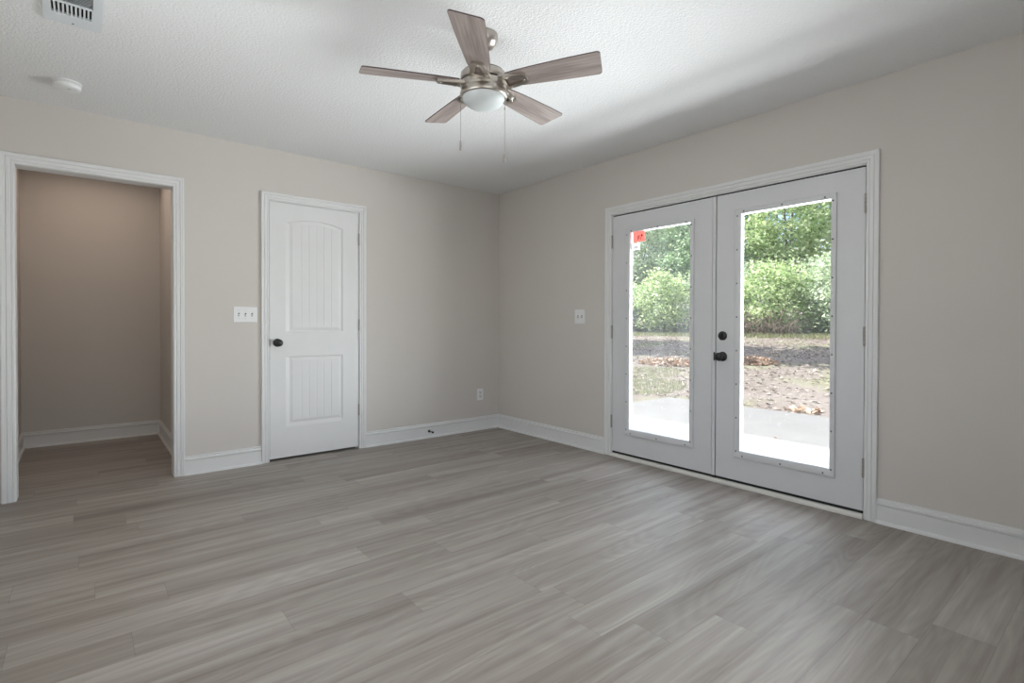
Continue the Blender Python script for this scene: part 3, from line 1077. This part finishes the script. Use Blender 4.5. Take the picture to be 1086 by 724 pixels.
# ------------------------------------------------------------------ smoke detector
sd = empty('smoke_detector', (-3.444, -0.462, H))
tag(sd, 'round white smoke detector on the ceiling over the opening', 'smoke detector')
MB().lathe([(0.066, 0.0), (0.066, -0.009), (0.0645, -0.011)], 48).build('base_ring', MAT['plastic'], sd)
m = MB()
m.lathe([(0.060, -0.0105), (0.063, -0.012), (0.063, -0.026), (0.060, -0.034), (0.053, -0.0385), (0.040, -0.040), (0.0, -0.0405)], 48)
m.build('cover', MAT['plastic'], sd)
MB().lathe([(0.009, -0.040), (0.009, -0.0425), (0.0075, -0.0435), (0.0, -0.0437)], 20, Matrix.Translation((0.012, -0.02, 0))).build('test_button', MAT['toggle'], sd)


# ------------------------------------------------------------------ outdoors
def gz(x, y):
    s = np.clip((x - 4.3) / 10.7, 0, 3.0)
    return -0.13 + 0.80 * s + 0.03 * np.sin(x * 0.9 + y * 0.35) * np.clip((x - 4.3) / 3, 0, 1)


struct(MB().box(0.116, 3.86, -9.0, 0.53, -0.22, -0.08).build('patio', MAT['concrete']), 'pale sunlit concrete patio slab outside the french doors', 'patio')
gxs = np.concatenate([np.linspace(0.13, 14, 70), np.linspace(14.8, 40, 20)])
gys = np.linspace(-22, 40, 140)
X, Y = np.meshgrid(gxs, gys)
rs = np.random.RandomState(3)
Zg = gz(X, Y) + rs.normal(0, 0.008, X.shape) * (X > 4.2)
Zg = np.where((X < 4.05) & (Y < 0.75), -0.17, Zg)
nx = len(gxs)
m = MB()
m.add(list(zip(X.ravel().tolist(), Y.ravel().tolist(), Zg.ravel().tolist())),
      [(j * nx + i, j * nx + i + 1, (j + 1) * nx + i + 1, (j + 1) * nx + i) for j in range(len(gys) - 1) for i in range(nx - 1)], True)
struct(m.build('ground', MAT['ground'], fix=False), 'bare dry yard rising towards the trees', 'ground')


def leaf_cloud(centres, sizes_n, spread, size, rng, flat=0.0):
    """n folded leaf quads scattered round clump centres -> verts, faces"""
    P = []
    for (c, n, s) in zip(centres, sizes_n, spread):
        P.append(np.array(c) + rng.normal(0, 1, (n, 3)) * np.array(s))
    P = np.concatenate(P)
    n = len(P)
    d = rng.normal(0, 1, (n, 3))
    d[:, 2] *= 0.6
    d /= np.linalg.norm(d, axis=1)[:, None]
    nrm = rng.normal(0, 0.8, (n, 3)) + np.array([-0.45, 0.45, 0.8])
    if flat:
        nrm = rng.normal(0, 0.35, (n, 3)) + np.array([0, 0, 1.0])
        d[:, 2] *= 0.2
    w = np.cross(d, nrm)
    w /= np.linalg.norm(w, axis=1)[:, None] + 1e-9
    L = size * rng.uniform(0.6, 1.4, n)[:, None]
    W = L * rng.uniform(0.22, 0.36, n)[:, None]
    k = np.cross(w, d) * L * 0.10
    V = np.stack([P - d * L * 0.5, P + w * W + k, P + d * L * 0.5, P - w * W + k], 1).reshape(-1, 3)
    F = np.arange(4 * n).reshape(-1, 4)
    return V, F


def np_obj(name, V, F, mat, parent=None):
    me = bpy.data.meshes.new(name)
    me.vertices.add(len(V))
    me.vertices.foreach_set('co', V.astype(np.float32).ravel())
    me.loops.add(F.size)
    me.loops.foreach_set('vertex_index', F.astype(np.int32).ravel())
    me.polygons.add(len(F))
    me.polygons.foreach_set('loop_start', np.arange(0, F.size, F.shape[1], dtype=np.int32))
    me.polygons.foreach_set('loop_total', np.full(len(F), F.shape[1], dtype=np.int32))
    me.materials.append(mat)
    me.update(calc_edges=True)
    me.validate()
    o = bpy.data.objects.new(name, me)
    COL.objects.link(o)
    if parent:
        o.parent = parent
    return o


def tree(name, seed, rx, ry, z0, z1, clumps, per, size, mat, trunk_r, label, group=None):
    """leafy tree or shrub: crown between heights z0 and z1, forked trunk below and inside it"""
    rng = np.random.RandomState(seed)
    root = empty(name, (0, 0, 0))
    tag(root, label, 'tree' if 'tree' in name else 'shrub', group)
    C, N, S = [], [], []
    zc, rz = (z0 + z1) / 2, (z1 - z0) / 2
    for i in range(clumps):
        u = rng.normal(0, 1, 3)
        u /= np.linalg.norm(u)
        r = rng.uniform(0.35, 1.0) ** 0.6
        q = rng.uniform(0.6, 1.3)
        C.append((u[0] * rx * r, u[1] * ry * r, zc + u[2] * rz * r))
        N.append(int(per * q))
        S.append((0.20 * q * (rx + 1) / 2, 0.22 * q * (ry + 1) / 2, 0.15 * q))
    V, F = leaf_cloud(C, N, S, size, rng)
    np_obj('foliage', V, F, mat, root)
    m = MB()
    tops = [C[i] for i in rng.choice(len(C), min(9, len(C)), replace=False)]
    fork = (rng.uniform(-0.1, 0.1), rng.uniform(-0.1, 0.1), z0 * 0.5 + 0.35)
    m.tube([(0, 0, -0.15), (fork[0] * 0.4, fork[1] * 0.4, fork[2] * 0.5), fork], [trunk_r * 1.25, trunk_r, trunk_r * 0.85], 9)
    for t in tops:
        mid = tuple((f + g) / 2 + rng.uniform(-0.12, 0.12) for f, g in zip(fork, t))
        m.tube([fork, mid, t], [trunk_r * 0.6, trunk_r * 0.38, trunk_r * 0.12], 6)
    m.build('trunk', MAT['bark'], root, fix=False)
    return root


def plant(root, x, y, rz, s, label=None, sink=0.0):
    root.location = (x, y, float(gz(x, y)) - sink)
    root.rotation_euler = (0, 0, rz)
    root.scale = (s, s, s)
    if label:
        root['label'] = label
    return root


TG = 'tall trees behind the shrub line at the edge of the yard'
tA = tree('broadleaf_tree', 11, 1.7, 1.7, 1.3, 6.6, 150, 72, 0.16, MAT['leaf_a'], 0.10, 'x')
tB = tree('evergreen_tree', 12, 1.6, 1.6, 0.9, 7.2, 150, 72, 0.155, MAT['leaf_b'], 0.11, 'x')
tC = tree('broadleaf_tree', 13, 1.8, 1.8, 1.6, 6.9, 150, 70, 0.16, MAT['leaf_c'], 0.09, 'x')
row = [
    (tC, 18.6, -2.2, 4.1, 1.0, None), (tA, 18.6, 1.5, 0.3, 1.0, None),
    (tA, 18.7, 5.2, 3.2, 1.02, 'pale leafy tree behind the shrubs, filling the middle of the right glass pane'),
    (tB, 18.6, 8.9, 0.9, 1.05, 'dark green tree behind the shrubs at the right side of the left glass pane'),
    (tC, 18.6, 12.6, 2.2, 1.05, 'silvery leafy tree under the red sticker of the left glass pane'),
    (tA, 18.6, 16.3, 1.2, 1.0, None), (tC, 18.8, 20.0, 5.5, 1.0, None),
    (tB, 22.6, -0.4, 3.7, 1.2, None),
    (tC, 22.6, 3.4, 1.7, 1.25, 'tall silvery tree far back at the upper right corner of the right pane'),
    (tB, 22.6, 7.2, 5.0, 1.25, 'tall dark tree far back at the upper left of the right glass pane'),
    (tA, 22.6, 11.0, 2.6, 1.25, 'tall pale tree far back at the upper right of the left glass pane'),
    (tB, 22.6, 14.8, 3.3, 1.25, 'tall dark tree far back behind the red sticker of the left pane'),
]
used = set()
for t, x, y, rz, s, lab in row:
    o = t if t.name not in used and t not in used else copy_tree(t)
    used.add(t)
    plant(o, x, y, rz, s, lab or 'leafy tree in the wood edge, screened by the french doors and wall')
    o['group'] = TG

sA = tree('leafy_shrub', 21, 1.0, 1.05, 0.15, 2.5, 75, 70, 0.122, MAT['leaf_a'], 0.04, 'x')
sB = tree('leafy_shrub', 22, 1.05, 1.1, 0.10, 2.9, 80, 70, 0.122, MAT['leaf_c'], 0.04, 'x')
sC = tree('leafy_shrub', 23, 0.95, 1.0, 0.30, 2.2, 70, 70, 0.118, MAT['leaf_b'], 0.04, 'x')
SG = 'shrubs along the edge of the yard'
row = [
    (sB, 15.6, -0.5, 3.0, 1.0, None),
    (sB, 15.5, 1.8, 1.0, 1.0, 'silvery shrub low at the right edge of the right glass pane'),
    (sA, 15.6, 4.1, 2.0, 1.05, 'pale green shrub low in the middle of the right pane, over the dry twigs'),
    (sC, 15.8, 6.4, 1.5, 1.0, 'dark green shrub half hidden by the left edge of the right pane'),
    (sA, 15.5, 8.7, 4.0, 1.05, 'pale yellow green shrub low in the middle of the left glass pane'),
    (sC, 17.0, 0.7, 0.9, 0.95, None), (sB, 17.0, 3.0, 4.4, 0.95, 'silvery shrub behind the gap between two shrubs, right of middle in the right pane'),
    (sB, 17.0, 5.3, 2.6, 0.95, 'silvery shrub set back at the left side of the right glass pane'),
    (sB, 17.0, 7.6, 0.2, 0.95, 'silvery shrub set back at the right edge of the left glass pane'),
    (sC, 17.0, 9.9, 3.6, 0.95, 'dark green shrub set back between two shrubs of the left pane'), (sA, 17.0, 12.2, 1.3, 0.95, None), (sA, 15.6, 13.3, 2.8, 1.0, None), (sB, 15.7, 15.6, 0.6, 1.0, None), (sC, 16.8, 17.9, 5.1, 1.0, None),
    (sC, 15.7, 11.0, 0.5, 1.1, 'dark green shrub low at the left edge of the left glass pane'),
]
for t, x, y, rz, s, lab in row:
    o = t if t not in used else copy_tree(t)
    used.add(t)
    plant(o, x, y, rz, s, lab or 'leafy shrub on the yard edge, screened by the french doors and wall')
    o['group'] = SG

# dry brush under the shrubs, one tangle of bare twigs
rng = np.random.RandomState(5)
m = MB()
for i in range(150):
    x, y = rng.uniform(14.5, 15.1), rng.uniform(3.0, 5.4)
    z = float(gz(x, y))
    h = rng.uniform(0.35, 1.0)
    dx, dy = rng.normal(0, 0.25, 2)
    m.tube([(x, y, z - 0.03), (x + dx * 0.4, y + dy * 0.4, z + h * 0.6), (x + dx * 1.3, y + dy * 1.6, z + h)], [0.014, 0.010, 0.005], 4)
tag(m.build('dry_brush', MAT['twig'], fix=False), 'tangle of bare brown twigs under the shrubs in the right pane', 'brush', None, 'stuff')

# tall trees beside the yard whose crowns shade the middle of it
shade = tree('shade_tree', 31, 2.1, 3.4, 8.0, 11.2, 95, 42, 0.34, MAT['leaf_b'], 0.16, 'x')
for o, x, y, lab in ((shade, 8.9, 16.6, 'tall tree standing over the yard to the left, seen only by its shadow'),
                     (None, 8.9, 10.2, 'tall tree standing by the yard beyond the patio corner, seen only by its shadow')):
    o = o or copy_tree(shade)
    plant(o, x, y, 0.0, 1.0, lab)
for o in [q for q in bpy.data.objects if q.name.startswith('shade_tree')]:
    for c in children(o):
        if c.name.startswith('foliage'):
            c.location = (0, -1.5, 0)

# ground cover: leaf litter over the yard, grass patches, heaps of leaves, single leaves on the slab
rng = np.random.RandomState(8)
n = 9000
xs = rng.uniform(3.95, 15.5, n)
ys = -3.0 + rng.uniform(0, 1, n) * 16.0
V, F = leaf_cloud(list(zip(xs, ys, gz(xs, ys) + 0.02)), [1] * n, [(0.0, 0.0, 0.004)] * n, 0.085, rng, 1.0)
tag(np_obj('leaf_litter', V, F, MAT['litter']), 'pale dry leaves scattered over the bare yard', 'fallen leaves', None, 'stuff')


def grass_patch(name, cx, cy, rx, ry, n, h, seed, label):
    rng = np.random.RandomState(seed)
    a, r = rng.uniform(0, 2 * PI, n), np.sqrt(rng.uniform(0, 1, n))
    x, y = cx + rx * r * np.cos(a), cy + ry * r * np.sin(a)
    ok = ~((x < 3.9) & (y < 0.57))
    x, y = x[ok], y[ok]
    n = len(x)
    z = gz(x, y)
    t = rng.uniform(0, 2 * PI, n)
    hh = h * rng.uniform(0.5, 1.3, n)
    wx, wy = np.cos(t) * 0.008, np.sin(t) * 0.008
    lx, ly = rng.normal(0, 0.35, n) * hh, rng.normal(0, 0.35, n) * hh
    V = np.stack([np.stack([x - wx, y - wy, z - 0.01], 1), np.stack([x + wx, y + wy, z - 0.01], 1), np.stack([x + lx + wx * 0.3, y + ly + wy * 0.3, z + hh], 1), np.stack([x + lx - wx * 0.3, y + ly - wy * 0.3, z + hh], 1)], 1).reshape(-1, 3)
    return tag(np_obj(name, V, np.arange(4 * n).reshape(-1, 4), MAT['grass']), label, 'grass', None, 'stuff')


grass_patch('grass', 4.7, 1.75, 1.0, 0.8, 2600, 0.04, 41, 'yellow green grass by the patio corner in the left pane')
grass_patch('grass', 6.2, 2.7, 0.7, 0.8, 1200, 0.04, 42, 'thin grass in the middle of the yard in the left pane')
grass_patch('grass', 14.6, 3.6, 0.5, 3.2, 2600, 0.13, 43, 'taller grass along the foot of the shrubs in the right pane')
grass_patch('grass', 14.5, 9.0, 0.6, 2.6, 2200, 0.13, 44, 'taller grass along the foot of the shrubs in the left pane')


def leaf_heap(cx, cy, rx, ry, h, n, seed, label):
    rng = np.random.RandomState(seed)
    a, r = rng.uniform(0, 2 * PI, n), np.sqrt(rng.uniform(0, 1, n))
    x, y = rx * r * np.cos(a), ry * r * np.sin(a)
    z = gz(cx + x, cy + y) + h * (1 - r ** 2) * rng.uniform(0.3, 1.0, n) + 0.015
    V, F = leaf_cloud(list(zip(cx + x, cy + y, z)), [1] * n, [(0.01, 0.01, 0.01)] * n, 0.10, rng)
    return tag(np_obj('leaf_pile', V, F, MAT['dead']), label, 'leaf pile', 'piles of fallen leaves', None)


leaf_heap(8.35, 1.35, 0.40, 0.50, 0.14, 900, 51, 'orange brown leaf pile on the yard at the left edge of the right pane')
leaf_heap(7.5, 3.0, 0.45, 0.8, 0.10, 900, 52, 'long russet leaf pile on the yard in the left pane')
leaf_heap(4.38, -1.28, 0.16, 0.24, 0.015, 60, 53, 'small scatter of brown leaves beside the patio in the right pane')


def lone_leaf(x, y, rz, s, label):
    m = MB()
    pts = [(-0.5, 0, 0.02), (-0.3, 0.18, 0.10), (0.05, 0.26, 0.16), (0.35, 0.14, 0.10), (0.55, 0, 0.03), (0.35, -0.14, 0.09), (0.05, -0.26, 0.13), (-0.3, -0.18, 0.08), (-0.75, 0.03, 0.0), (-0.5, 0, 0.0)]
    mid = [(-0.5, 0, 0.02), (-0.2, 0, 0.0), (0.1, 0, 0.0), (0.55, 0, 0.03)]
    vs = [pts[1], pts[2], pts[3]] + mid + [pts[5], pts[6], pts[7]]
    fs = [(3, 4, 0), (4, 5, 1, 0), (5, 2, 1), (5, 6, 2), (3, 9, 4), (4, 9, 8, 5), (5, 8, 7), (5, 7, 6)]
    m.add([tuple(c * s for c in v) for v in vs], fs)
    m.tube([(-0.5 * s, 0, 0.02 * s), (-0.8 * s, 0.04 * s, 0.01 * s)], 0.012 * s, 5)
    o = tag(m.build('dry_leaf', MAT['dead'], fix=False), label, 'dry leaf', 'dry leaves on the patio slab')
    o.location = (x, y, -0.079)
    o.rotation_euler = (0, 0, rz)
    return o


lone_leaf(1.96, -0.412, 0.6, 0.075, 'dry brown leaf on the patio slab, in the left glass pane')
lone_leaf(1.953, -0.868, 2.2, 0.045, 'tiny dry leaf on the patio slab at the right edge of the left pane')
lone_leaf(2.133, -1.912, 1.4, 0.05, 'small dry leaf on the patio slab, in the middle of the right pane')
lone_leaf(2.013, -2.342, 0.3, 0.07, 'dry leaf on the patio slab at the lower right of the right pane')
